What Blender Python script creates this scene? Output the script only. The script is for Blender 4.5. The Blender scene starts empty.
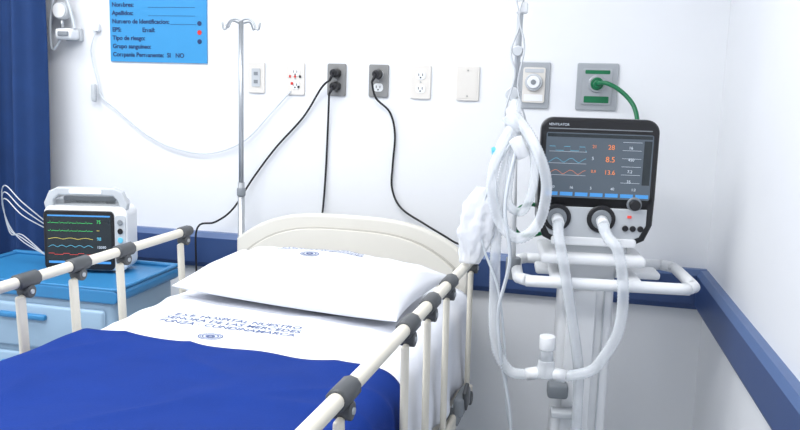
import bpy, bmesh, math, random
from mathutils import Vector, Matrix, noise
from mathutils.bvhtree import BVHTree
random.seed(4)
C = bpy.context.scene.collection
bpy.context.scene.view_settings.view_transform = 'Standard'
# ------------------------------------------------------------------ materials
def mat(name, col, rough=0.5, metal=0.0, var=0.04, scale=12, bump=0.0, bscale=80, emit=None, estr=0, alpha=1.0, trans=0.0, coat=0.0, spec=0.5):
    m = bpy.data.materials.new(name); m.use_nodes = True
    nt = m.node_tree; b = nt.nodes['Principled BSDF']
    tc = nt.nodes.new('ShaderNodeTexCoord')
    n = nt.nodes.new('ShaderNodeTexNoise'); n.inputs['Scale'].default_value = scale; n.inputs['Detail'].default_value = 4
    nt.links.new(tc.outputs['Object'], n.inputs['Vector'])
    mx = nt.nodes.new('ShaderNodeMix'); mx.data_type = 'RGBA'
    mx.inputs[6].default_value = (*[c*(1-var) for c in col], 1)
    mx.inputs[7].default_value = (*[min(1, c*(1+var)) for c in col], 1)
    nt.links.new(n.outputs['Fac'], mx.inputs[0]); nt.links.new(mx.outputs[2], b.inputs['Base Color'])
    b.inputs['Roughness'].default_value = rough; b.inputs['Metallic'].default_value = metal
    b.inputs['Alpha'].default_value = alpha; b.inputs['Transmission Weight'].default_value = trans
    b.inputs['Coat Weight'].default_value = coat; b.inputs['Specular IOR Level'].default_value = spec
    if bump > 0:
        n2 = nt.nodes.new('ShaderNodeTexNoise'); n2.inputs['Scale'].default_value = bscale
        nt.links.new(tc.outputs['Object'], n2.inputs['Vector'])
        bp = nt.nodes.new('ShaderNodeBump'); bp.inputs['Strength'].default_value = bump; bp.inputs['Distance'].default_value = 0.002
        nt.links.new(n2.outputs['Fac'], bp.inputs['Height']); nt.links.new(bp.outputs['Normal'], b.inputs['Normal'])
    if emit:
        b.inputs['Emission Color'].default_value = (*emit, 1); b.inputs['Emission Strength'].default_value = estr
    return m
def clear(name, col, a0, a1):
    # thin clear plastic: more opaque toward grazing angles (fresnel)
    m = mat(name, col, .12, var=.01, spec=.8)
    nt=m.node_tree; b=nt.nodes['Principled BSDF']
    lw=nt.nodes.new('ShaderNodeLayerWeight'); lw.inputs['Blend'].default_value=.45
    mr=nt.nodes.new('ShaderNodeMapRange'); mr.inputs['To Min'].default_value=a0; mr.inputs['To Max'].default_value=a1
    nt.links.new(lw.outputs['Facing'],mr.inputs['Value']); nt.links.new(mr.outputs['Result'],b.inputs['Alpha'])
    return m
WALL = mat('wall_paint', (.81,.825,.85), .55, var=.01, bump=.08, bscale=40)
FLOOR = mat('vinyl_floor', (.50,.55,.60), .3, var=.05)
CEIL = mat('ceiling_paint', (.88,.88,.88), .8)
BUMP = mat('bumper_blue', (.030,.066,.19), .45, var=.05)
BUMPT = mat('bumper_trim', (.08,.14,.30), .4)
CURT = mat('curtain_fabric', (.006,.036,.14), .85, var=.2, bump=.3, bscale=300)
SHEET = mat('sheet_cotton', (.80,.82,.875), .85, var=.01, bump=.25, bscale=400)
BLUE = mat('blanket_blue', (.004,.028,.195), .85, var=.12, bump=.4, bscale=250, spec=.2)
CREAM = mat('cream_powdercoat', (.74,.70,.60), .35, var=.02)
CREAM2 = mat('headboard_abs', (.67,.65,.59), .4, var=.02)
CREAM3 = mat('headboard_groove', (.46,.44,.40), .5, var=.02)
GRAY = mat('joint_gray_plastic', (.07,.075,.08), .45)
MGRAY = mat('mid_gray_plastic', (.22,.24,.26), .45)
WHITE = mat('white_plastic', (.83,.845,.86), .35, var=.01)
LG = mat('light_gray_plastic', (.52,.545,.57), .4)
PLATE = mat('plate_ivory', (.74,.71,.66), .4, var=.01)
BLACK = mat('black_plastic', (.008,.008,.010), .35)
CORD = mat('black_cord', (.006,.006,.008), .5)
WCORD = mat('white_cord', (.58,.62,.66), .4)
STEEL = mat('brushed_steel', (.44,.46,.48), .35, metal=.7, var=.05)
DSTEEL = mat('plate_steel', (.27,.27,.265), .4, metal=.4)
GREEN = mat('oxygen_green', (.0,.15,.055), .35)
RED = mat('red_mark', (.6,.02,.015), .4)
POSTER = mat('poster_blue', (.03,.27,.57), .5, var=.03)
PTEXT = mat('poster_text', (.005,.03,.12), .5)
PWHITE = mat('poster_white', (.75,.85,.92), .5)
CAB = mat('cabinet_blue', (.03,.20,.43), .35, var=.03)
CABL = mat('cabinet_light', (.30,.43,.56), .4, var=.03)
PRINT = mat('print_blue', (.10,.14,.28), .7)
HOSE = clear('clear_hose', (.86,.90,.94), .34, .86)
BAG = clear('clear_bag', (.88,.90,.94), .6, .95)
SCR = mat('screen_dark', (.01,.014,.018), .15, emit=(.03,.05,.06), estr=.25)
SCR2 = mat('screen_slate', (.03,.04,.05), .15, emit=(.10,.13,.17), estr=.65)
def em(name, c, s=.7): return mat(name, c, .4, emit=c, estr=s)
EG=em('led_green',(.04,.42,.10)); EY=em('led_yellow',(.5,.42,.08)); EC=em('led_cyan',(.08,.35,.5)); ER=em('led_red',(.55,.05,.04)); EO=em('led_orange',(.6,.18,.06)); EW=em('led_white',(.45,.5,.56),.6); EB=em('led_blue',(.05,.22,.5),.6)
LAMP = mat('lamp_diffuser', (.9,.9,.9), .5, emit=(1,1,1), estr=3)

# ------------------------------------------------------------------ helpers
def obj(name, me, m=None, parent=None, smooth=False):
    o = bpy.data.objects.new(name, me); C.objects.link(o)
    if m: me.materials.append(m)
    if parent: o.parent = parent
    if smooth:
        for p in me.polygons: p.use_smooth = True
    return o
def empty(name, loc=(0,0,0), rz=0):
    e = bpy.data.objects.new(name, None); C.objects.link(e); e.location = loc; e.rotation_euler = (0,0,rz); e.empty_display_size=.1
    return e
def box(name, c, s, m, parent=None, bev=0.0, rot=None, seg=3, taper=None):
    bm = bmesh.new(); bmesh.ops.create_cube(bm, size=1)
    for v in bm.verts:
        v.co = Vector((v.co.x*s[0], v.co.y*s[1], v.co.z*s[2]))
        if taper and v.co.z > 0: v.co.x *= taper; v.co.y *= taper
    if bev > 0: bmesh.ops.bevel(bm, geom=list(bm.edges), offset=bev, segments=seg, profile=.5, affect='EDGES')
    me = bpy.data.meshes.new(name); bm.to_mesh(me); bm.free()
    o = obj(name, me, m, parent, smooth=bev>0); o.location = c
    if rot: o.rotation_euler = rot
    return o
def cyl(name, p0, p1, r, m, parent=None, r2=None, seg=24, bev=0):
    p0=Vector(p0); p1=Vector(p1); d=p1-p0; L=d.length
    bm=bmesh.new(); bmesh.ops.create_cone(bm, cap_ends=True, segments=seg, radius1=r, radius2=r if r2 is None else r2, depth=L)
    if bev: 
        es=[e for e in bm.edges if abs(e.verts[0].co.z-e.verts[1].co.z)<1e-6]
        bmesh.ops.bevel(bm, geom=es, offset=bev, segments=2, profile=.5, affect='EDGES')
    me=bpy.data.meshes.new(name); bm.to_mesh(me); bm.free()
    for p in me.polygons: p.use_smooth = len(p.vertices)<=4
    o=obj(name, me, m, parent); o.location=(p0+p1)/2
    o.rotation_mode='QUATERNION'; o.rotation_quaternion=d.to_track_quat('Z','Y')
    return o
def spline(pts, step=.006, closed=False):
    P=[Vector(p) for p in pts]; n=len(P); out=[]
    rng = range(n if closed else n-1)
    for i in rng:
        if closed: a,b,c,d=P[(i-1)%n],P[i],P[(i+1)%n],P[(i+2)%n]
        else: a=P[max(i-1,0)]; b=P[i]; c=P[i+1]; d=P[min(i+2,n-1)]
        k=max(2,int((c-b).length/step))
        for j in range(k):
            t=j/k
            out.append(.5*((2*b)+(c-a)*t+(2*a-5*b+4*c-d)*t*t+(3*b-a-3*c+d)*t**3))
    if not closed: out.append(P[-1])
    return out
def tube(name, pts, r, m, parent=None, corr=0.0, closed=False, seg=14, step=.006):
    Q=spline(pts, step, closed); n=len(Q); bm=bmesh.new(); rings=[]
    T0=(Q[1]-Q[0]).normalized(); N=T0.orthogonal().normalized()
    for i in range(n):
        if closed: T=(Q[(i+1)%n]-Q[i-1]).normalized()
        else: T=(Q[min(i+1,n-1)]-Q[max(i-1,0)]).normalized()
        N=(N-T*N.dot(T)).normalized(); B=T.cross(N)
        rr=r*(1+corr*(1 if i%2 else -1))
        rings.append([bm.verts.new(Q[i]+(N*math.cos(a)+B*math.sin(a))*rr) for a in [2*math.pi*k/seg for k in range(seg)]])
    for i in range(n if closed else n-1):
        A=rings[i]; Bq=rings[(i+1)%n]
        for k in range(seg): bm.faces.new((A[k],A[(k+1)%seg],Bq[(k+1)%seg],Bq[k]))
    if not closed:
        bm.faces.new(rings[0][::-1]); bm.faces.new(rings[-1])
    me=bpy.data.meshes.new(name); bm.to_mesh(me); bm.free()
    return obj(name, me, m, parent, smooth=True)
def prism(name, pts, y0, y1, m, parent=None, bev=0):   # outline in XZ extruded in Y
    bm=bmesh.new(); a=[bm.verts.new((p[0],y0,p[1])) for p in pts]; b=[bm.verts.new((p[0],y1,p[1])) for p in pts]
    n=len(pts); bm.faces.new(a); bm.faces.new(b[::-1])
    for i in range(n): bm.faces.new((a[(i+1)%n],a[i],b[i],b[(i+1)%n]))
    bmesh.ops.recalc_face_normals(bm, faces=bm.faces)
    if bev:
        es=[e for e in bm.edges if abs(e.verts[0].co.y-e.verts[1].co.y)<1e-6]
        bmesh.ops.bevel(bm, geom=es, offset=bev, segments=3, profile=.5, affect='EDGES')
    me=bpy.data.meshes.new(name); bm.to_mesh(me); bm.free()
    return obj(name, me, m, parent)
def rrect(x0,z0,x1,z1,r,k=6):
    o=[]
    for cx,cz,a0 in ((x1-r,z1-r,0),(x0+r,z1-r,90),(x0+r,z0+r,180),(x1-r,z0+r,270)):
        for i in range(k+1):
            a=math.radians(a0+90*i/k); o.append((cx+r*math.cos(a),cz+r*math.sin(a)))
    return o
def text(name, body, size, loc, m, parent=None, rot=(math.pi/2,0,0), align='LEFT', ext=.0004):
    cu=bpy.data.curves.new(name,'FONT'); cu.body=body; cu.size=size; cu.align_x=align; cu.extrude=ext; cu.materials.append(m)
    o=bpy.data.objects.new(name,cu); C.objects.link(o); o.location=loc; o.rotation_euler=rot
    if parent: o.parent=parent
    return o
def print_on(name, me, target, x, y, m, off=.003, rot=0):
    """project a flat XY mesh onto the top surface of target (in target local space) as printed ink"""
    dg=bpy.context.evaluated_depsgraph_get(); dg.update()
    bvh=BVHTree.FromObject(target, dg)
    rm=Matrix.Rotation(rot,3,'Z')
    bm=bmesh.new(); bm.from_mesh(me)
    bmesh.ops.triangulate(bm,faces=bm.faces)
    for _ in range(3):
        es=[e for e in bm.edges if e.calc_length()>.007]
        if es: bmesh.ops.subdivide_edges(bm,edges=es,cuts=1); bmesh.ops.triangulate(bm,faces=bm.faces)
    for v in bm.verts:
        q=rm@Vector((v.co.x,v.co.y,0)); h=bvh.ray_cast(Vector((q.x+x,q.y+y,3)),Vector((0,0,-1)))
        z=h[0].z if h[0] else 0
        v.co=Vector((q.x+x,q.y+y,z+off))
    me2=bpy.data.meshes.new(name); bm.to_mesh(me2); bm.free()
    return obj(name,me2,m,target)
def text_mesh(body,size,bold=.0):
    cu=bpy.data.curves.new('t','FONT'); cu.body=body; cu.size=size; cu.align_x='CENTER'; cu.offset=bold; cu.resolution_u=3
    o=bpy.data.objects.new('t',cu); C.objects.link(o); dg=bpy.context.evaluated_depsgraph_get(); dg.update()
    me=bpy.data.meshes.new_from_object(o.evaluated_get(dg)); bpy.data.objects.remove(o); me.materials.clear(); return me

# ------------------------------------------------------------------ room
WY=2.85; RX=.41; LX=-3.3; FY=-1.6; H=2.75
WA=2.2
SK=math.tan(math.radians(WA)); RXF=RX+SK*(WY-FY)
box('wall_back', ((LX+RX)/2, WY+.05, H/2), (RX-LX+.2,.1,H), WALL)
bm=bmesh.new()
vs=[bm.verts.new(p) for z in (0,H) for p in ((RX,WY,z),(RX+.1,WY,z),(RXF+.1,FY,z),(RXF,FY,z))]
for f in ((3,2,1,0),(4,5,6,7),(0,1,5,4),(1,2,6,5),(2,3,7,6),(3,0,4,7)): bm.faces.new([vs[i] for i in f])
bmesh.ops.recalc_face_normals(bm,faces=bm.faces)
me=bpy.data.meshes.new('wall_right'); bm.to_mesh(me); bm.free(); obj('wall_right',me,WALL)
box('wall_left', (LX-.05,(WY+FY)/2,H/2), (.1,WY-FY,H), WALL)
box('wall_front', ((LX+RXF)/2, FY-.05, H/2), (RXF-LX+.2,.1,H), WALL)
box('floor', ((LX+RXF)/2,(WY+FY)/2,-.05), (RXF-LX+.2,WY-FY+.2,.1), FLOOR)
box('ceiling', ((LX+RXF)/2,(WY+FY)/2,H+.05), (RXF-LX+.2,WY-FY+.2,.1), CEIL)
box('baseboard_back', ((LX+RX)/2,WY-.008,.05), (RX-LX,.016,.1), BUMPT)
box('baseboard_right', ((RX+RXF)/2-.008,(WY+FY)/2-.01,.05), (.016,WY-FY-.04,.1), BUMPT, rot=(0,0,math.radians(WA)))
def bumper(name, p0, p1, n):
    z0,z1,d=.785,.925,.035
    prof=[(0,z0),(d*.7,z0),(d,z0+.02),(d,z1-.02),(d*.7,z1),(0,z1)]
    bm=bmesh.new(); A=[];B=[]
    for q,z in prof:
        A.append(bm.verts.new((p0[0]+n[0]*q,p0[1]+n[1]*q,z))); B.append(bm.verts.new((p1[0]+n[0]*q,p1[1]+n[1]*q,z)))
    k=len(prof); bm.faces.new(A); bm.faces.new(B[::-1])
    for i in range(k): bm.faces.new((A[(i+1)%k],A[i],B[i],B[(i+1)%k]))
    bmesh.ops.recalc_face_normals(bm, faces=bm.faces)
    me=bpy.data.meshes.new(name); bm.to_mesh(me); bm.free()
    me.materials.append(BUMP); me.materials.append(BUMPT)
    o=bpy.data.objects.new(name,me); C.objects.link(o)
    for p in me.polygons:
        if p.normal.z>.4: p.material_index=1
bumper('trim_1',(LX,WY),(RX,WY),(0,-1))
bumper('trim_2',(RX+SK*.036,WY-.036),(RXF,FY),(-1,0))

# ceiling lights
for i,(x,y,en) in enumerate(((-2.3,.3,22),(-.9,.3,21),(-2.3,1.8,15),(-.9,1.5,21))):
    e=empty('ceiling_light_panel' if i==0 else 'ceiling_light_panel.%03d'%i,(x,y,H))
    box('frame',(0,0,-.012),(1.22,.62,.022),WHITE,e,.004)
    box('diffuser',(0,0,-.025),(1.16,.56,.006),LAMP,e)
    l=bpy.data.lights.new('panel_light','AREA'); l.shape='RECTANGLE'; l.size=1.15; l.size_y=.55; l.energy=en; l.color=(.98,.99,1)
    lo=bpy.data.objects.new('panel_light',l); C.objects.link(lo); lo.parent=e; lo.location=(0,0,-.035)

# ------------------------------------------------------------------ curtain
bm=bmesh.new(); cols=[]
nx=220
for i in range(nx+1):
    t=i/nx; x=-3.2+t*(3.2-2.09); ph=t*52
    y=2.69+.032*math.sin(ph)+.012*math.sin(ph*2.3+1)
    col=[]
    for j in range(13):
        z=.25+j/12*2.35
        w=1+.25*(1-j/12)
        col.append(bm.verts.new((x+.012*math.sin(j*.5+ph*.2),2.69+(y-2.69)*w,z)))
    cols.append(col)
for i in range(nx):
    for j in range(12): bm.faces.new((cols[i][j],cols[i+1][j],cols[i+1][j+1],cols[i][j+1]))
me=bpy.data.meshes.new('privacy_curtain'); bm.to_mesh(me); bm.free()
cur=obj('privacy_curtain',me,CURT,smooth=True); cur.modifiers.new('s','SOLIDIFY').thickness=.003
e=empty('curtain_track'); cyl('rod',(-3.29,2.69,2.63),(-1.9,2.69,2.63),.014,STEEL,e)
cyl('hanger',(-1.95,2.69,2.63),(-1.95,2.69,2.75),.008,STEEL,e)

# ------------------------------------------------------------------ poster
p=empty('patient_information_poster',(-1.665,WY,1.725))
box('sheet',(0,-.004,0),(.416,.006,.29),POSTER,p)
lines=['Nombres:','Apellidos:','Numero de Identificacion:','EPS:              Email:','Tipo de riesgo:','Grupo sanguineo:','Compania Permanente:  SI   NO']
text('title','IDENTIFICACION DEL PACIENTE',.018,(-.19,-.0078,.115),PWHITE,p)
for i,s in enumerate(lines):
    z=.066-.0318*i
    text('label_%d'%i,s,.0235,(-.197,-.0078,z),PTEXT,p).data.offset=.0006
    if i in (0,1,2): box('rule_%d'%i,(.06 if i!=2 else .11,-.0076,z-.002),(.2 if i!=2 else .11,.001,.0012),PTEXT,p)
for i,mm in enumerate((PTEXT,RED,PTEXT)):
    cyl('dot_%d'%i,(.178,-.007,.005-.034*i),(.178,-.0085,.005-.034*i),.009,mm,p)

# ------------------------------------------------------------------ outlets
def plate(name,x,w,h,m,kind,z=1.532):
    e=empty(name,(x,WY,z))
    prism('cover',rrect(-w/2,-h/2,w/2,h/2,.006),-.008,0,m,e,.002)
    if kind in('duplex','duplexdark','marks'):
        for s in (1,-1):
            zc=s*h*.2
            prism('receptacle_%d'%(s>0),rrect(-.018,zc-.015,.018,zc+.015,.012),-.0105,-.008,WHITE if kind!='duplexdark' else BLACK,e)
            for q in (-.007,.007): box('slot',(q,-.0108,zc+.002),(.0025,.001,.009),BLACK,e)
            cyl('ground',(0,-.0105,zc-.008),(0,-.0112,zc-.008),.003,BLACK,e,seg=12)
        cyl('screw',(0,-.008,0),(0,-.0105,0),.003,STEEL,e,seg=12)
    if kind=='marks':
        for q,mm in ((-.02,RED),(.02,BLACK),(0,RED)): box('mark',(q,-.0113,.008),(.007,.001,.009),mm,e)
        box('mark_low',(-.012,-.0113,-.018),(.01,.001,.01),RED,e); box('mark_low2',(.014,-.0113,-.03),(.008,.001,.008),BLACK,e)
    if kind=='data':
        prism('insert',rrect(-.017,-.034,.017,.034,.004),-.0115,-.008,LG,e)
        for zz in (.015,-.015):
            box('jack',(0,-.0118,zz),(.016,.001,.013),MGRAY,e)
    if kind=='blank':
        for zz in (.045,-.045): cyl('screw',(0,-.008,zz),(0,-.0095,zz),.003,STEEL,e,seg=12)
        prism('panel',rrect(-w/2+.008,-h/2+.008,w/2-.008,h/2-.008,.004),-.0095,-.008,m,e)
    if kind in('gas','oxy'):
        prism('inner',rrect(-w*.36,-h*.38,w*.36,h*.38,.008),-.016,-.008,PLATE if kind=='gas' else STEEL,e,.002)
        mm=LG if kind=='gas' else GREEN
        cyl('collar',(0,-.016,.01),(0,-.03,.01),.03,LG if kind=='gas' else STEEL,e,bev=.003)
        cyl('socket',(0,-.03,.01),(0,-.037,.01),.022,WHITE if kind=='gas' else GREEN,e,bev=.003)
        cyl('bore',(0,-.037,.01),(0,-.039,.01),.009,MGRAY,e)
        prism('label',rrect(-w*.3,-h*.34,w*.3,-h*.2,.003),-.0175,-.016,mm if kind=='oxy' else WHITE,e)
        prism('label_top',rrect(-w*.3,h*.27,w*.3,h*.35,.003),-.0175,-.016,mm,e)
    return e
plate('data_outlet',-1.2535,.068,.115,PLATE,'data')
plate('wall_socket',-1.0958,.072,.12,PLATE,'marks')
plate('wall_socket.001',-.934,.072,.118,DSTEEL,'duplexdark')
plate('wall_socket.002',-.773,.074,.118,DSTEEL,'duplex')
plate('wall_socket.003',-.6155,.074,.12,PLATE,'duplex')
plate('blank_wall_plate',-.444,.082,.122,PLATE,'blank')
plate('medical_gas_outlet',-.211,.108,.16,STEEL,'gas')
plate('medical_gas_outlet.001',.003,.138,.16,STEEL,'oxy')

def cord(name, plug, pts, r=.0038):
    e=empty(name)
    x,z=plug
    cyl('plug_body',(x,WY-.0125,z),(x,WY-.05,z),.0185,BLACK,e,r2=.014,bev=.003)
    cyl('strain_relief',(x,WY-.045,z),(x-.012,WY-.055,z-.03),.007,BLACK,e,r2=.004)
    tube('cable',[(x-.012,WY-.055,z-.028)]+pts,r,CORD,e,step=.012,seg=10)
cord('power_cord',(-.934,1.556),[(-.985,2.82,1.50),(-1.06,2.835,1.39),(-1.17,2.835,1.27),(-1.26,2.83,1.15),(-1.33,2.80,1.03),(-1.40,2.79,.975),(-1.47,2.78,.95),(-1.475,2.775,.80),(-1.47,2.79,.4)])
cord('power_cord.001',(-.934,1.508),[(-.955,2.82,1.44),(-.965,2.84,1.32),(-.97,2.84,1.18),(-.975,2.83,1.05),(-.975,2.79,.93),(-.975,2.79,.5)])
cord('power_cord.002',(-.773,1.556),[(-.775,2.82,1.47),(-.725,2.835,1.42),(-.705,2.84,1.34),(-.71,2.84,1.23),(-.71,2.84,1.14),(-.67,2.83,1.07),(-.57,2.80,1.02),(-.47,2.79,.97),(-.41,2.78,.93),(-.39,2.78,.75),(-.39,2.80,.4)])

e=empty('nurse_call_cord')
tube('cable',[(-1.93,2.84,1.70),(-1.955,2.835,1.62),(-1.93,2.835,1.50),(-1.915,2.835,1.44),(-1.86,2.835,1.40),(-1.72,2.835,1.30),(-1.60,2.835,1.25),(-1.45,2.835,1.235),(-1.30,2.835,1.29),(-1.18,2.835,1.41),(-1.11,2.835,1.485)],.0024,WCORD,e,step=.015,seg=8)
box('push_button',(-1.94,2.825,1.455),(.018,.02,.07),LG,e,.006)
box('entry_clip',(-1.93,2.838,1.71),(.03,.02,.03),WHITE,e,.004)
e=empty('suction_regulator',(-2.03,WY,1.68))
box('bracket',(0,-.012,0),(.07,.022,.05),LG,e,.005)
box('body',(-.005,-.05,.0),(.075,.06,.042),WHITE,e,.012)
cyl('gauge',(-.03,-.03,.09),(-.03,-.06,.09),.034,LG,e,bev=.004)
cyl('gauge_face',(-.03,-.061,.09),(-.03,-.064,.09),.028,WHITE,e)
cyl('riser',(-.03,-.045,.02),(-.03,-.045,.06),.008,STEEL,e)
box('latch',(.0,-.083,.0),(.045,.01,.018),MGRAY,e,.003)
tube('suction_hose',[(.03,-.05,.02),(.01,-.05,.10),(-.03,-.055,.22),(-.05,-.055,.32)],.006,WCORD,e)
tube('suction_hose_low',[(-.03,-.05,-.01),(-.075,-.05,-.06),(-.08,-.05,.05),(-.06,-.05,.16),(-.07,-.05,.3)],.005,WCORD,e)

# ------------------------------------------------------------------ BED
BA=math.radians(-2.1); BO=(-.895,.033,0)
bed=empty('hospital_bed',BO,BA)
def hb_outline(hw,zb,zs,zt,k=24):
    pts=[(-hw*.92,zb),(hw*.92,zb),(hw,zs-.1)]
    for i in range(k+1):
        t=i/k; x=hw*math.cos(math.pi*t)
        z=zs+(zt-zs)*(1-abs(math.cos(math.pi*t))**3.2)
        pts.append((x,z))
    pts.append((-hw,zs-.1)); return pts
prism('headboard',hb_outline(.425,.50,.955,1.068),2.56,2.595,CREAM2,bed,.01)
prism('headboard_inset_border',hb_outline(.383,.60,.92,1.024),2.556,2.561,CREAM3,bed,.002)
prism('headboard_inset',hb_outline(.377,.61,.915,1.018),2.549,2.559,CREAM2,bed,.003)
for s in(-1,1):
    cyl('headboard_post_%d'%s,(s*.34,2.60,.35),(s*.34,2.60,.95),.018,CREAM,bed)
prism('footboard',hb_outline(.425,.45,.90,1.0),.44,.475,CREAM2,bed,.01)
for s in(-1,1):
    box('frame_side_%d'%s,(s*.42,1.52,.56),(.04,2.06,.06),CREAM,bed,.008)
    box('base_side_%d'%s,(s*.33,1.5,.28),(.05,1.7,.05),CREAM,bed,.008)
for y in (.5,1.1,1.8,2.5): box('frame_cross_%d'%(y*10),(0,y,.56),(.84,.04,.04),CREAM,bed,.006)
for y in (.68,2.32): box('base_cross_%d'%(y*10),(0,y,.28),(.7,.05,.05),CREAM,bed,.006)
for y in (.85,2.15):
    for s in(-1,1):
        cyl('lift_arm_%d_%d'%(s,y*10),(s*.3,y-.1,.30),(s*.33,y+.08,.55),.02,MGRAY,bed)
box('deck',(0,1.51,.615),(.86,2.04,.05),LG,bed,.01)
for s in(-1,1):
    for y in(.68,2.32):
        cyl('caster_stem',(s*.33,y,.27),(s*.33,y,.15),.014,STEEL,bed)
        cyl('caster_wheel',(s*.33-.018,y+.02,.075),(s*.33+.018,y+.02,.075),.074,GRAY,bed,bev=.01)
        box('caster_fork',(s*.33,y+.01,.14),(.055,.07,.05),MGRAY,bed,.01)
RZ=1.0
for s in(-1,1):
    x=.478 if s>0 else -.530
    dy=0 if s>0 else .03
    tube('rail_top_%d'%s,[(x,.70,RZ-.08),(x,.74,RZ-.02),(x,.80,RZ),(x,1.2,RZ),(x,1.8,RZ),(x,2.30+dy,RZ),(x,2.37+dy,RZ+.002)],.0145,CREAM,bed,step=.02,seg=18)
    cyl('rail_end_cap_%d'%s,(x,2.365+dy,RZ),(x,2.39+dy,RZ),.017,GRAY,bed,bev=.004)
    for i,y in enumerate((.82,1.19,1.60,1.80,2.01,2.35)):
        L=.075 if i<5 else .05; y+=dy
        cyl('clamp_%d_%d'%(s,i),(x,y-L/2,RZ),(x,y+L/2,RZ),.0205,GRAY,bed,bev=.004,seg=10)
        cyl('clamp_knuckle_%d_%d'%(s,i),(x-.017,y,RZ-.028),(x+.017,y,RZ-.028),.017,GRAY,bed,bev=.003)
        cyl('clamp_pin_%d_%d'%(s,i),(x-.02,y,RZ-.028),(x+.02,y,RZ-.028),.006,STEEL,bed)
        box('post_%d_%d'%(s,i),(x,y-.012,(RZ-.035+.56)/2),(.014,.03,RZ-.035-.56),CREAM,bed,.006,rot=(math.radians(3),0,0)).location.z=(RZ-.035+.56)/2
        cyl('lower_pivot_%d_%d'%(s,i),(x-.018,y-.025,.565),(x+.022,y-.025,.565),.022,GRAY,bed,bev=.005)
    box('lower_rail_%d'%s,(x-s*.006,1.58,.545),(.02,1.72,.045),CREAM,bed,.007)
    for y in (1.0,1.6,2.2):
        xi=.435; xo=abs(x)
        box('rail_bracket_%d_%d'%(s,y*10),(s*(xi+xo)/2,y,.55),(xo-xi+.02,.06,.035),MGRAY,bed,.006)
    box('latch_housing_%d'%s,(x+s*.006,2.24,.585),(.03,.13,.06),MGRAY,bed,.01)
    box('latch_lever_%d'%s,(x+s*.022,2.22,.61),(.012,.05,.07),GRAY,bed,.005,rot=(.4,0,0))
mt=box('mattress',(BO[0]+1.525*math.sin(-BA),BO[1]+1.525*math.cos(BA),.742),(.86,2.02,.20),SHEET,None,.045,rot=(0,0,BA))

def sstep(a,b,x):
    t=max(0,min(1,(x-a)/(b-a))); return t*t*(3-2*t)
def drape(name,hw,y0,y1,ztop,zdrop,m,amp,skew=0,nx=150,ny=110,seed=0,thick=.004,edge=.01,flatzone=None):
    r=.06; flat=hw-r; arc=r*math.pi/2; tail=(ztop-r)-zdrop; S=flat+arc+tail
    bm=bmesh.new(); rows=[]
    for j in range(ny+1):
        v=j/ny; row=[]
        for i in range(nx+1):
            s=-S+2*S*i/nx; a=abs(s); sg=1 if s>=0 else -1
            if a<flat: x,z,n=a,ztop,Vector((0,0,1))
            elif a<flat+arc:
                th=(a-flat)/r; x=flat+r*math.sin(th); z=ztop-r+r*math.cos(th); n=Vector((sg*math.sin(th),0,math.cos(th)))
            else: x,z,n=hw,ztop-r-(a-flat-arc),Vector((sg,0,0))
            y=y0+(y1-y0)*v
            y+=v*(skew*s/S+edge*noise.noise(Vector((s*6,seed,3))))
            q=Vector((s*3.0+seed,y*3.2,seed*.7))
            d=amp*(noise.noise(q)+.45*noise.noise(q*2.7)+.9*(1-abs(noise.noise(Vector((s*2.2+y*1.3,y*4.5-s*2,seed)))*2))**4)
            d=max(d,-.002)
            if flatzone:
                cx,cy,wx,wy=flatzone
                k=sstep(wx,wx*1.35,abs(s-cx))+sstep(wy,wy*1.35,abs(y-cy)); k=min(1,k)
                d=d*(.15+.85*k)
            if a>flat+arc:
                k=min(1,(a-flat-arc)/max(tail,.01)); d+=.010*k*(1+math.sin(y*26+seed+sg))+ .004*k
                z+=.012*k*math.sin(y*7+seed)
            row.append(bm.verts.new(Vector((sg*x,y,z))+n*d))
        rows.append(row)
    for j in range(ny):
        for i in range(nx): bm.faces.new((rows[j][i],rows[j][i+1],rows[j+1][i+1],rows[j+1][i]))
    me=bpy.data.meshes.new(name); bm.to_mesh(me); bm.free()
    o=obj(name,me,m,None,True); o.location=BO; o.rotation_euler=(0,0,BA)
    md=o.modifiers.new('s','SOLIDIFY'); md.thickness=thick; md.offset=1
    return o
sh=drape('bed_sheet',.440,.50,2.535,.850,.60,SHEET,.0065,seed=2,flatzone=(-.10,1.87,.22,.12))
bl=drape('bed_blanket',.453,.50,1.675,.864,.57,BLUE,.009,skew=-.035,seed=7,thick=.007)
def bw(x,y,z): 
    v=Matrix.Rotation(BA,4,'Z')@Vector((x,y,z)); return (v.x+BO[0],v.y+BO[1],v.z)
def ring(bm,cx,cy,r0,r1,k=30):
    A=[bm.verts.new((cx+r0*math.cos(2*math.pi*i/k),cy+r0*.8*math.sin(2*math.pi*i/k),0)) for i in range(k)]
    B=[bm.verts.new((cx+r1*math.cos(2*math.pi*i/k),cy+r1*.8*math.sin(2*math.pi*i/k),0)) for i in range(k)]
    for i in range(k): bm.faces.new((A[i],A[(i+1)%k],B[(i+1)%k],B[i]))
def emblem_mesh(sc):
    bm=bmesh.new(); ring(bm,0,0,.034*sc,.038*sc); ring(bm,0,0,.022*sc,.026*sc); ring(bm,0,0,.006*sc,.015*sc); ring(bm,0,0,.029*sc,.031*sc)
    me=bpy.data.meshes.new('emblem'); bm.to_mesh(me); bm.free(); return me
print_on('sheet_lettering',text_mesh('E.S.E. HOSPITAL NUESTRO\nSENORA DE LAS MERCEDES\nFUNZA - CUNDINAMARCA',.033,.0003),sh,-.10,1.925,PRINT,off=.0018)
print_on('sheet_emblem',emblem_mesh(.9),sh,-.10,1.785,PRINT,off=.0018)

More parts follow.
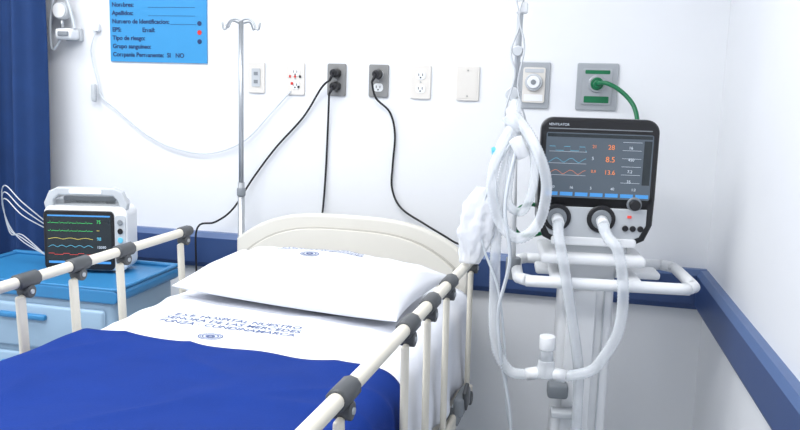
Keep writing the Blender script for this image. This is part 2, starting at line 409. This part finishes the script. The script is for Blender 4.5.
def pillow():
    nx,ny=120,80; a,b,T=.372,.212,.088
    bm=bmesh.new(); top=[];bot=[]
    for j in range(ny+1):
        rt=[];rb=[]
        for i in range(nx+1):
            # cosine spacing gives round, puffy rims
            u=math.sin(math.pi/2*(-1+2*i/nx)); v=math.sin(math.pi/2*(-1+2*j/ny))
            x=a*u*(1-.07*(1-v*v)); y=b*v*(1-.09*(1-u*u))*(1+.04*u)
            h=T*((1-u*u)**.42)*((1-v*v)**.48)
            edge=min(1,(1-max(abs(u),abs(v)))*5)
            lowpass=1-.8*max(0,1-((u/.45)**2+((v-.15)/.6)**2))
            nz=(noise.noise(Vector((u*2.6,v*2.0,4)))*.013+noise.noise(Vector((u*7,v*3+u*3,9)))*.006)*lowpass
            cr=0
            for cu_,cv_ in ((1,1),(-1,1),(1,-1),(-1,-1)):
                dx,dyy=(cu_-u)*1.7,(cv_-v); dd=math.hypot(dx,dyy)
                if dd<1.2: cr+=.006*math.sin(math.atan2(dyy*cv_,dx*cu_)*11)*math.sin(math.pi*dd/1.2)
            zt=h+(nz+cr)*edge
            zb=-h*.6
            rt.append(bm.verts.new((x,y,zt)))
            rb.append(rt[-1] if (i in(0,nx) or j in(0,ny)) else bm.verts.new((x,y,zb)))
        top.append(rt);bot.append(rb)
    for j in range(ny):
        for i in range(nx):
            bm.faces.new((top[j][i],top[j][i+1],top[j+1][i+1],top[j+1][i]))
            f=(bot[j][i],bot[j+1][i],bot[j+1][i+1],bot[j][i+1])
            try: bm.faces.new(f)
            except ValueError: pass
    bmesh.ops.recalc_face_normals(bm,faces=bm.faces)
    me=bpy.data.meshes.new('pillow'); bm.to_mesh(me); bm.free()
    o=obj('pillow',me,SHEET,None,True)
    o.location=bw(.01,2.22,.912); o.rotation_euler=(math.radians(4),0,BA-math.radians(7))
    return o
pw=pillow()
print_on('lettering',text_mesh('E.S.E. HOSPITAL NUESTRO\nSENORA DE LAS MERCEDES',.024,.0002),pw,-.01,.075,PRINT,rot=.05,off=.0018)
print_on('emblem',emblem_mesh(.8),pw,-.01,.0,PRINT,off=.0018)

# ------------------------------------------------------------------ IV stand
iv=empty('iv_stand',(-1.24,2.68,0))
cyl('pole_lower',(0,0,.10),(0,0,1.15),.0125,STEEL,iv)
cyl('pole_upper',(0,0,1.10),(0,0,1.725),.009,STEEL,iv)
cyl('collar',(0,0,1.10),(0,0,1.13),.016,MGRAY,iv,bev=.003)
cyl('hub',(0,0,.08),(0,0,.13),.03,GRAY,iv,bev=.005)
for k in range(5):
    a=math.radians(90+72*k+36); c,s=math.cos(a)*.135,math.sin(a)*.135
    cyl('leg_%d'%k,(0,0,.105),(c,s,.06),.010,STEEL,iv)
    cyl('caster_%d'%k,(c-.008,s,.022),(c+.008,s,.022),.022,BLACK,iv,bev=.003)
    cyl('caster_stem_%d'%k,(c,s,.03),(c,s,.062),.006,STEEL,iv)
for s in(-1,1):
    tube('hook_%d'%s,[(0,0,1.725),(s*.02,0,1.735),(s*.045,0,1.725),(s*.058,0,1.70),(s*.068,0,1.70),(s*.072,0,1.722)],.004,STEEL,iv,seg=8)
    tube('hook_y_%d'%s,[(0,0,1.715),(0.02*s,s*.03,1.725),(.025*s,s*.05,1.70),(.03*s,s*.06,1.71)],.0035,STEEL,iv,seg=8)

# ------------------------------------------------------------------ bedside cabinet
cb=empty('bedside_cabinet',(-1.80,2.40,0))
W,D=.70,.40
box('body',(0,0,.45),(W-.04,D-.03,.70),CABL,cb,.02)
prism('top_tray',rrect(-W/2,.79,W/2,.835,.018),-D/2,D/2,CAB,cb,.006)
for s in(-1,1): box('lip_side_%d'%s,(s*(W/2-.012),0,.838),(.022,D,.012),CAB,cb,.005)
box('lip_back',(0,D/2-.012,.840),(W,.022,.015),CAB,cb,.006); box('lip_front',(0,-D/2+.012,.837),(W,.022,.010),CAB,cb,.004)
for i,(z,h) in enumerate(((.69,.15),(.50,.19),(.26,.25))):
    box('drawer_%d'%i,(0,-D/2+.008,z),(W-.1,.02,h),CABL,cb,.01)
    box('drawer_handle_%d'%i,(0,-D/2-.008,z+h/2-.04),(.18,.02,.02),CAB,cb,.007)
for sx in(-1,1):
    for sy in(-1,1):
        cyl('caster',(sx*.29-.012,sy*.14,.04),(sx*.29+.012,sy*.14,.04),.04,GRAY,cb,bev=.006)
        cyl('caster_stem',(sx*.29,sy*.14,.05),(sx*.29,sy*.14,.11),.01,STEEL,cb)

# ------------------------------------------------------------------ patient monitor
mo=empty('patient_monitor',(-1.705,2.44,.838),math.radians(15)); mo.scale=(.93,.93,1.03)
prism('case',rrect(-.155,.006,.155,.225,.028),-.055,.075,WHITE,mo,.01)
prism('front_bezel',rrect(-.152,.010,.108,.212,.016),-.062,-.052,BLACK,mo,.003)
prism('screen',rrect(-.140,.030,.098,.200,.004),-.0635,-.061,SCR,mo)
prism('side_panel',rrect(.112,.03,.150,.20,.012),-.060,-.053,LG,mo,.002)
for i,z in enumerate((.175,.145,.115,.085)): cyl('port_%d'%i,(.131,-.06,z),(.131,-.065,z),.010,(MGRAY,BLACK,EC,MGRAY)[i],mo,bev=.002)
box('indicator',(.131,-.062,.05),(.02,.004,.012),RED,mo,.002)
prism('handle_front',[(-.15,.215),(-.155,.235),(-.135,.275),(-.105,.288),(.105,.288),(.135,.275),(.155,.235),(.15,.215),(.125,.215),(.12,.245),(.10,.262),(-.10,.262),(-.12,.245),(-.125,.215)],-.045,-.010,LG,mo,.005)
prism('alarm_bar',rrect(-.06,.268,.06,.283,.006),-.048,-.044,WHITE,mo)
prism('handle_grip_dark',rrect(-.10,.225,.10,.255,.008),.0,.03,MGRAY,mo,.004)
prism('handle_rear_block',rrect(-.13,.21,.13,.245,.01),.0,.065,LG,mo,.006)
for s in (-1,1): box('foot_%d'%s,(s*.11,0,.005),(.03,.1,.010),GRAY,mo,.002)
def wave(name,x0,x1,z,amp,kind,m,parent,y,r=.0010,n=90,per=5):
    pts=[]
    for i in range(n+1):
        t=i/n; ph=(t*per)%1
        if kind=='ecg': d=amp*(math.exp(-((ph-.3)/.03)**2)-.25*math.exp(-((ph-.37)/.03)**2)+.2*math.exp(-((ph-.6)/.07)**2))
        elif kind=='pleth': d=amp*max(0,math.sin(math.pi*ph))**1.5
        else: d=amp*(1 if ph<.4 else 0)
        pts.append((x0+(x1-x0)*t,y,z+d))
    bm=bmesh.new()
    for i in range(n):
        a,b=pts[i],pts[i+1]
        vs=[bm.verts.new((a[0],y,a[2]-r)),bm.verts.new((b[0],y,b[2]-r)),bm.verts.new((b[0],y,b[2]+r)),bm.verts.new((a[0],y,a[2]+r))]
        bm.faces.new(vs)
    me=bpy.data.meshes.new(name); bm.to_mesh(me); bm.free(); return obj(name,me,m,parent)
ys=-.0645
wave('trace_ecg',-.135,.03,.170,.010,'ecg',EG,mo,ys,r=.0007)
wave('trace_ecg2',-.135,.03,.143,.008,'ecg',EG,mo,ys,r=.0007)
wave('trace_resp',-.135,.03,.115,.004,'pleth',EY,mo,ys,per=3,r=.0007)
wave('trace_pleth',-.135,.03,.088,.006,'pleth',EC,mo,ys,r=.0007)
wave('trace_co2',-.135,.03,.062,.004,'sq',ER,mo,ys,per=3,r=.0007)
for i,(s,m_,z) in enumerate((('75',EG,.170),('--',EY,.142),('98',EC,.112),('120/80',EW,.085),('18',EY,.058))):
    text('value_%d'%i,s,.016 if i!=3 else .012,(.045,-.0648,z),m_,mo)
box('menu_bar',(-.02,-.0645,.036),(.23,.0006,.008),EB,mo); box('status_bar',(-.02,-.0645,.195),(.23,.0006,.005),EB,mo)
e=empty('monitor_lead_cables')
for i in range(3):
    k=i*.012
    tube('lead_%d'%i,[(-1.855,2.40,.98+k),(-1.92,2.36,1.03+k*2),(-2.00,2.38,1.08+k*2),(-2.05,2.42,1.05+k),(-2.04,2.44,.97-k),(-1.98,2.43,.92+k),(-1.88,2.42,.88)],.0020,LG,e,seg=8,step=.012)

# ------------------------------------------------------------------ ventilator
VX,VY=.01,2.36; va=math.radians(7)
ve=empty('ventilator',(VX,VY,0),va)
for s in(-1,1):
    box('base_leg_%d'%s,(s*.15,0,.11),(.06,.50,.05),WHITE,ve,.015)
    for y in(-.21,.21):
        cyl('caster_%d_%d'%(s,y*100),(s*.15-.014,y,.045),(s*.15+.014,y,.045),.045,GRAY,ve,bev=.008)
        cyl('caster_stem',(s*.15,y,.07),(s*.15,y,.10),.012,STEEL,ve)
box('base_cross',(0,.02,.12),(.30,.16,.06),WHITE,ve,.015)
box('column',(0,.03,.58),(.165,.12,.90),WHITE,ve,.02,taper=.95)
box('column_front_panel',(-.015,-.036,.55),(.085,.014,.78),WHITE,ve,.006)
box('column_groove',(.050,-.032,.60),(.004,.008,.75),LG,ve)
box('column_clamp',(-.07,-.055,.64),(.06,.05,.045),MGRAY,ve,.01)
box('humidifier_bracket',(-.05,-.07,.575),(.075,.05,.02),LG,ve,.005)
box('shelf',(0,.0,1.045),(.29,.24,.03),WHITE,ve,.012)
box('neck',(0,.02,1.07),(.20,.18,.05),LG,ve,.015)
hl=[]
for cx,cy,a0 in ((.225,.12,0),(-.15,.12,90),(-.15,-.09,180),(.225,-.09,270)):
    for i in range(5):
        a=math.radians(a0+90*i/4); hl.append((cx+.055*math.cos(a),cy+.055*math.sin(a),.985))
tube('handle_loop',hl,.0165,WHITE,ve,closed=True,step=.02,seg=16)
box('handle_plate',(.03,.04,.985),(.36,.09,.022),WHITE,ve,.008)
for s in (-.09,.11): box('handle_bridge_%d'%(s*100),(s,0.0,.99),(.05,.27,.020),WHITE,ve,.008)
z0=1.075; SC=.94
hd=bpy.data.objects.new('head_unit',None); C.objects.link(hd); hd.parent=ve; hd.scale=(SC,SC,SC); hd.location=(0,0,z0*(1-SC)+.015)
prism('rear_housing',rrect(-.150,z0+.005,.150,z0+.33,.03),-.03,.13,WHITE,hd,.012)
prism('bezel',rrect(-.172,z0+.10,.172,z0+.372,.038,8),-.085,-.03,BLACK,hd,.008)
prism('lower_shell',[(-.172,z0+.15),(.172,z0+.15),(.170,z0+.06),(.150,z0+.012),(.125,z0),(-.125,z0),(-.150,z0+.012),(-.170,z0+.06)],-.085,.05,BLACK,hd,.008)
prism('lower_front_panel',[(-.150,z0+.108),(.150,z0+.108),(.150,z0+.06),(.132,z0+.024),(.11,z0+.014),(-.11,z0+.014),(-.132,z0+.024),(-.150,z0+.06)],-.094,-.084,LG,hd,.004)
prism('chin',rrect(-.125,z0-.008,.125,z0+.018,.01),-.10,.04,WHITE,hd,.005)
prism('trim_line',rrect(-.15,z0+.338,.15,z0+.341,.0014),-.0865,-.084,MGRAY,hd)
prism('screen',rrect(-.155,z0+.135,.155,z0+.328,.006),-.0875,-.084,SCR2,hd)
text('maker_label','VENTILATOR',.010,(-.15,-.0872,z0+.348),EW,hd)
ys=-.0885
box('scr_top',(0,ys,z0+.32),(.304,.001,.010),SCR,hd)
for i in range(3):
    wave('vent_wave_%d'%i,-.145,-.036,z0+.275-.035*i,.012,('sq','pleth','pleth')[i],(EC,EC,EO)[i],hd,ys-.0012,r=.0005,per=2.5)
    box('axis_%d'%i,(-.09,ys-.0005,z0+.272-.035*i),(.11,.0008,.0007),EW,hd)
for i,(s,m_,x,z,sz) in enumerate((('28',EO,.025,.282,.020),('8.5',EO,.02,.245,.023),('13.6',EO,.018,.208,.019),('21',EO,-.02,.285,.013),('5',EW,-.02,.250,.013),('16',EW,.085,.285,.012),('450',EW,.085,.250,.012),('7.2',EW,.085,.215,.012),('0.9',EO,-.02,.212,.012),('35',EW,.085,.185,.012))):
    text('vent_val_%d'%i,s,sz,(x,ys-.001,z0+z),m_,hd)
box('scr_right',(.140,ys,z0+.245),(.022,.001,.13),SCR,hd)
for i in range(6):
    box('scr_row_%d'%i,(.095,ys-.001,z0+.305-.024*i),(.055,.0008,.0008),EW,hd)
for i in range(7): box('scr_btn_%d'%i,(-.132+.044*i,ys,z0+.146),(.037,.001,.011),EB,hd)
for i in range(5): text('scr_set_%d'%i,('450','16','5','40','1:2')[i],.011,(-.14+.06*i,ys-.001,z0+.162),EW,hd)
for i,x in enumerate((-.112,.018)):
    cyl('port_bezel_%d'%i,(x,-.092,z0+.075),(x,-.102,z0+.075),.042,BLACK,hd,bev=.004)
    cyl('port_ring_%d'%i,(x,-.100,z0+.075),(x,-.112,z0+.075),.029,MGRAY,hd,bev=.003)
    cyl('port_nozzle_%d'%i,(x,-.110,z0+.073),(x+.002,-.150,z0+.064),.017,WHITE,hd)
cyl('dial_base',(.112,-.085,z0+.122),(.112,-.094,z0+.122),.022,MGRAY,hd,bev=.003)
cyl('dial',(.112,-.093,z0+.122),(.112,-.112,z0+.122),.016,BLACK,hd,bev=.003)
for i,x in enumerate((.09,.112,.134)): cyl('socket_%d'%i,(x,-.093,z0+.05),(x,-.100,z0+.05),.009,BLACK,hd,bev=.002)
box('vent_button',(.10,-.095,z0+.085),(.012,.006,.008),ER,hd,.001); box('green_mark',(-.148,-.096,z0+.075),(.01,.004,.03),GREEN,hd)

ar=empty('ventilator_support_arm')
cyl('mount_clamp',(-.205,2.335,.955),(-.205,2.335,1.02),.022,MGRAY,ar,bev=.004)
cyl('lower_bar',(-.205,2.335,.97),(-.225,2.34,1.50),.0085,WHITE,ar)
cyl('elbow',(-.232,2.315,1.50),(-.232,2.365,1.50),.02,LG,ar,bev=.004)
cyl('upper_bar',(-.225,2.335,1.50),(-.218,2.33,1.95),.0085,LG,ar)
cyl('elbow_top',(-.218,2.305,1.95),(-.218,2.355,1.95),.018,LG,ar,bev=.004)
cyl('fore_bar',(-.218,2.32,1.95),(-.23,2.20,1.90),.008,STEEL,ar)
tube('sensor_line_a',[(-.232,2.30,1.93),(-.240,2.31,1.80),(-.220,2.31,1.70),(-.24,2.30,1.62),(-.225,2.29,1.55),(-.245,2.28,1.45),(-.235,2.27,1.38)],.003,LG,ar,seg=8)
tube('sensor_line_b',[(-.213,2.31,1.93),(-.20,2.31,1.82),(-.222,2.30,1.72),(-.203,2.30,1.63),(-.215,2.29,1.52),(-.185,2.28,1.42),(-.17,2.25,1.34)],.0025,LG,ar,seg=8)
box('arm_clip',(-.218,2.325,1.74),(.035,.03,.03),WHITE,ar,.006)
cyl('arm_joint',(-.222,2.30,1.62),(-.222,2.36,1.62),.015,LG,ar,bev=.003)

bc=empty('breathing_circuit')
tube('expiratory_hose',[(.044,2.218,1.149),(.058,2.185,1.125),(.087,2.165,1.09),(.107,2.165,.981),(.101,2.165,.87),(.06,2.17,.779),(.03,2.17,.748),(-.03,2.17,.728)],.0150,HOSE,bc,corr=.07,step=.004)
tube('expiratory_hose_far',[(-.135,2.17,.722),(-.185,2.18,.722),(-.222,2.19,.77),(-.240,2.20,.85),(-.243,2.21,.95),(-.246,2.21,1.07),(-.242,2.21,1.207),(-.225,2.22,1.318),(-.205,2.23,1.41)],.0150,HOSE,bc,corr=.07,step=.004)
tube('inspiratory_hose',[(-.077,2.205,1.149),(-.072,2.175,1.12),(-.055,2.165,1.05),(-.028,2.18,.917),(-.003,2.21,.781),(.006,2.235,.70),(.008,2.235,.61),(.01,2.235,.40)],.0145,HOSE,bc,corr=.07,step=.004)
tube('patient_loop',[(-.215,2.25,1.44),(-.165,2.20,1.385),(-.125,2.175,1.31),(-.112,2.17,1.24),(-.13,2.17,1.15),(-.185,2.17,1.108),(-.240,2.175,1.16),(-.262,2.18,1.26),(-.245,2.20,1.35),(-.215,2.24,1.42),(-.215,2.27,1.48)],.0150,HOSE,bc,corr=.07,step=.004)
tube('patient_loop_inner',[(-.19,2.25,1.40),(-.155,2.21,1.34),(-.15,2.20,1.25),(-.175,2.20,1.18),(-.215,2.20,1.20),(-.215,2.21,1.30),(-.205,2.23,1.38)],.012,HOSE,bc,corr=.07,step=.004)
cyl('trap_top',(-.085,2.17,.722),(-.085,2.17,.77),.028,HOSE,bc,r2=.022,bev=.003)
cyl('trap_neck',(-.085,2.17,.768),(-.085,2.17,.825),.020,HOSE,bc,r2=.014)
cyl('trap_cap',(-.085,2.17,.80),(-.085,2.17,.84),.022,WHITE,bc,bev=.003)
cyl('trap_in',(-.03,2.17,.728),(-.085,2.17,.735),.018,WHITE,bc)
cyl('trap_out',(-.085,2.17,.735),(-.137,2.17,.722),.018,WHITE,bc)
cyl('y_piece_a',(-.205,2.235,1.39),(-.225,2.26,1.46),.018,WHITE,bc,bev=.003)
cyl('y_piece_b',(-.19,2.23,1.40),(-.235,2.23,1.44),.019,HOSE,bc,bev=.003)
cyl('elbow_conn',(-.18,2.20,1.33),(-.205,2.19,1.38),.019,WHITE,bc,bev=.003)
cyl('blue_cap',(-.262,2.2,1.335),(-.262,2.19,1.35),.007,EC,bc)
tube('sensing_line',[(-.21,2.2,1.38),(-.27,2.19,1.25),(-.285,2.19,1.1),(-.23,2.19,.95),(-.20,2.19,.75),(-.19,2.2,.60),(-.165,2.22,.50)],.0035,WCORD,bc,seg=8,step=.012)
tube('sensing_line_b',[(-.2,2.2,1.36),(-.22,2.16,1.2),(-.20,2.16,1.05),(-.225,2.17,.9),(-.215,2.17,.78),(-.20,2.18,.70),(-.18,2.18,.60),(-.165,2.18,.45)],.005,WCORD,bc,seg=8,step=.012)
bm=bmesh.new(); rings=[]
for j in range(37):
    v=j/36; w=.012+.036*math.sin(math.pi*min(1,v*.85+.08))**.7; d=.005+.016*math.sin(math.pi*v)
    ring_=[]
    for k in range(40):
        a=2*math.pi*k/40; n_=1+.45*noise.noise(Vector((math.cos(a)*2.5,math.sin(a)*2.5,v*4)))+.2*noise.noise(Vector((math.cos(a)*6,math.sin(a)*6,v*11)))
        ring_.append(bm.verts.new((-.282-.034*v+w*math.cos(a)*n_,2.20+d*math.sin(a)*n_,1.24-.22*v)))
    rings.append(ring_)
for j in range(36):
    for k in range(40): bm.faces.new((rings[j][k],rings[j][(k+1)%40],rings[j+1][(k+1)%40],rings[j+1][k]))
bm.faces.new(rings[0]); bm.faces.new(rings[-1][::-1])
bmesh.ops.recalc_face_normals(bm,faces=bm.faces)
me=bpy.data.meshes.new('test_lung_bag'); bm.to_mesh(me); bm.free(); obj('test_lung_bag',me,BAG,bc,True)

e=empty('oxygen_hose')
cyl('probe',(.003,WY-.039,1.542),(.003,WY-.075,1.538),.013,GREEN,e,bev=.003)
tube('hose',[(.003,WY-.07,1.54),(.03,WY-.09,1.545),(.08,WY-.10,1.52),(.125,WY-.12,1.47),(.14,WY-.16,1.40),(.14,WY-.22,1.30),(.12,WY-.27,1.18)],.0075,GREEN,e,seg=10,step=.01)
e=empty('ventilator_gas_hose')
tube('hose',[(-.10,2.45,1.14),(-.16,2.42,1.17),(-.20,2.39,1.16),(-.215,2.38,1.12),(-.20,2.385,1.085),(-.16,2.42,1.075),(-.10,2.46,1.09)],.0065,GREEN,e,seg=10,step=.01)

# ------------------------------------------------------------------ world + camera
w=bpy.data.worlds.new('World'); bpy.context.scene.world=w; w.use_nodes=True
w.node_tree.nodes['Background'].inputs[0].default_value=(.9,.95,1,1); w.node_tree.nodes['Background'].inputs[1].default_value=.5
th=math.radians(13.4); ph=math.radians(8.9); ro=.03
F=Vector((-math.sin(th)*math.cos(ph),math.cos(th)*math.cos(ph),-math.sin(ph)))
R0=Vector((math.cos(th),math.sin(th),0)); U0=R0.cross(F)
R=(R0*math.cos(ro)+U0*math.sin(ro)).normalized(); U=R.cross(F).normalized()
cam=bpy.data.cameras.new('camera'); cam.sensor_width=36; cam.lens=36*795/800; cam.clip_start=.02
co=bpy.data.objects.new('camera',cam); C.objects.link(co)
M=Matrix((R,U,-F)).transposed().to_4x4(); M.translation=Vector((0,0,1.5)); co.matrix_world=M
bpy.context.scene.camera=co
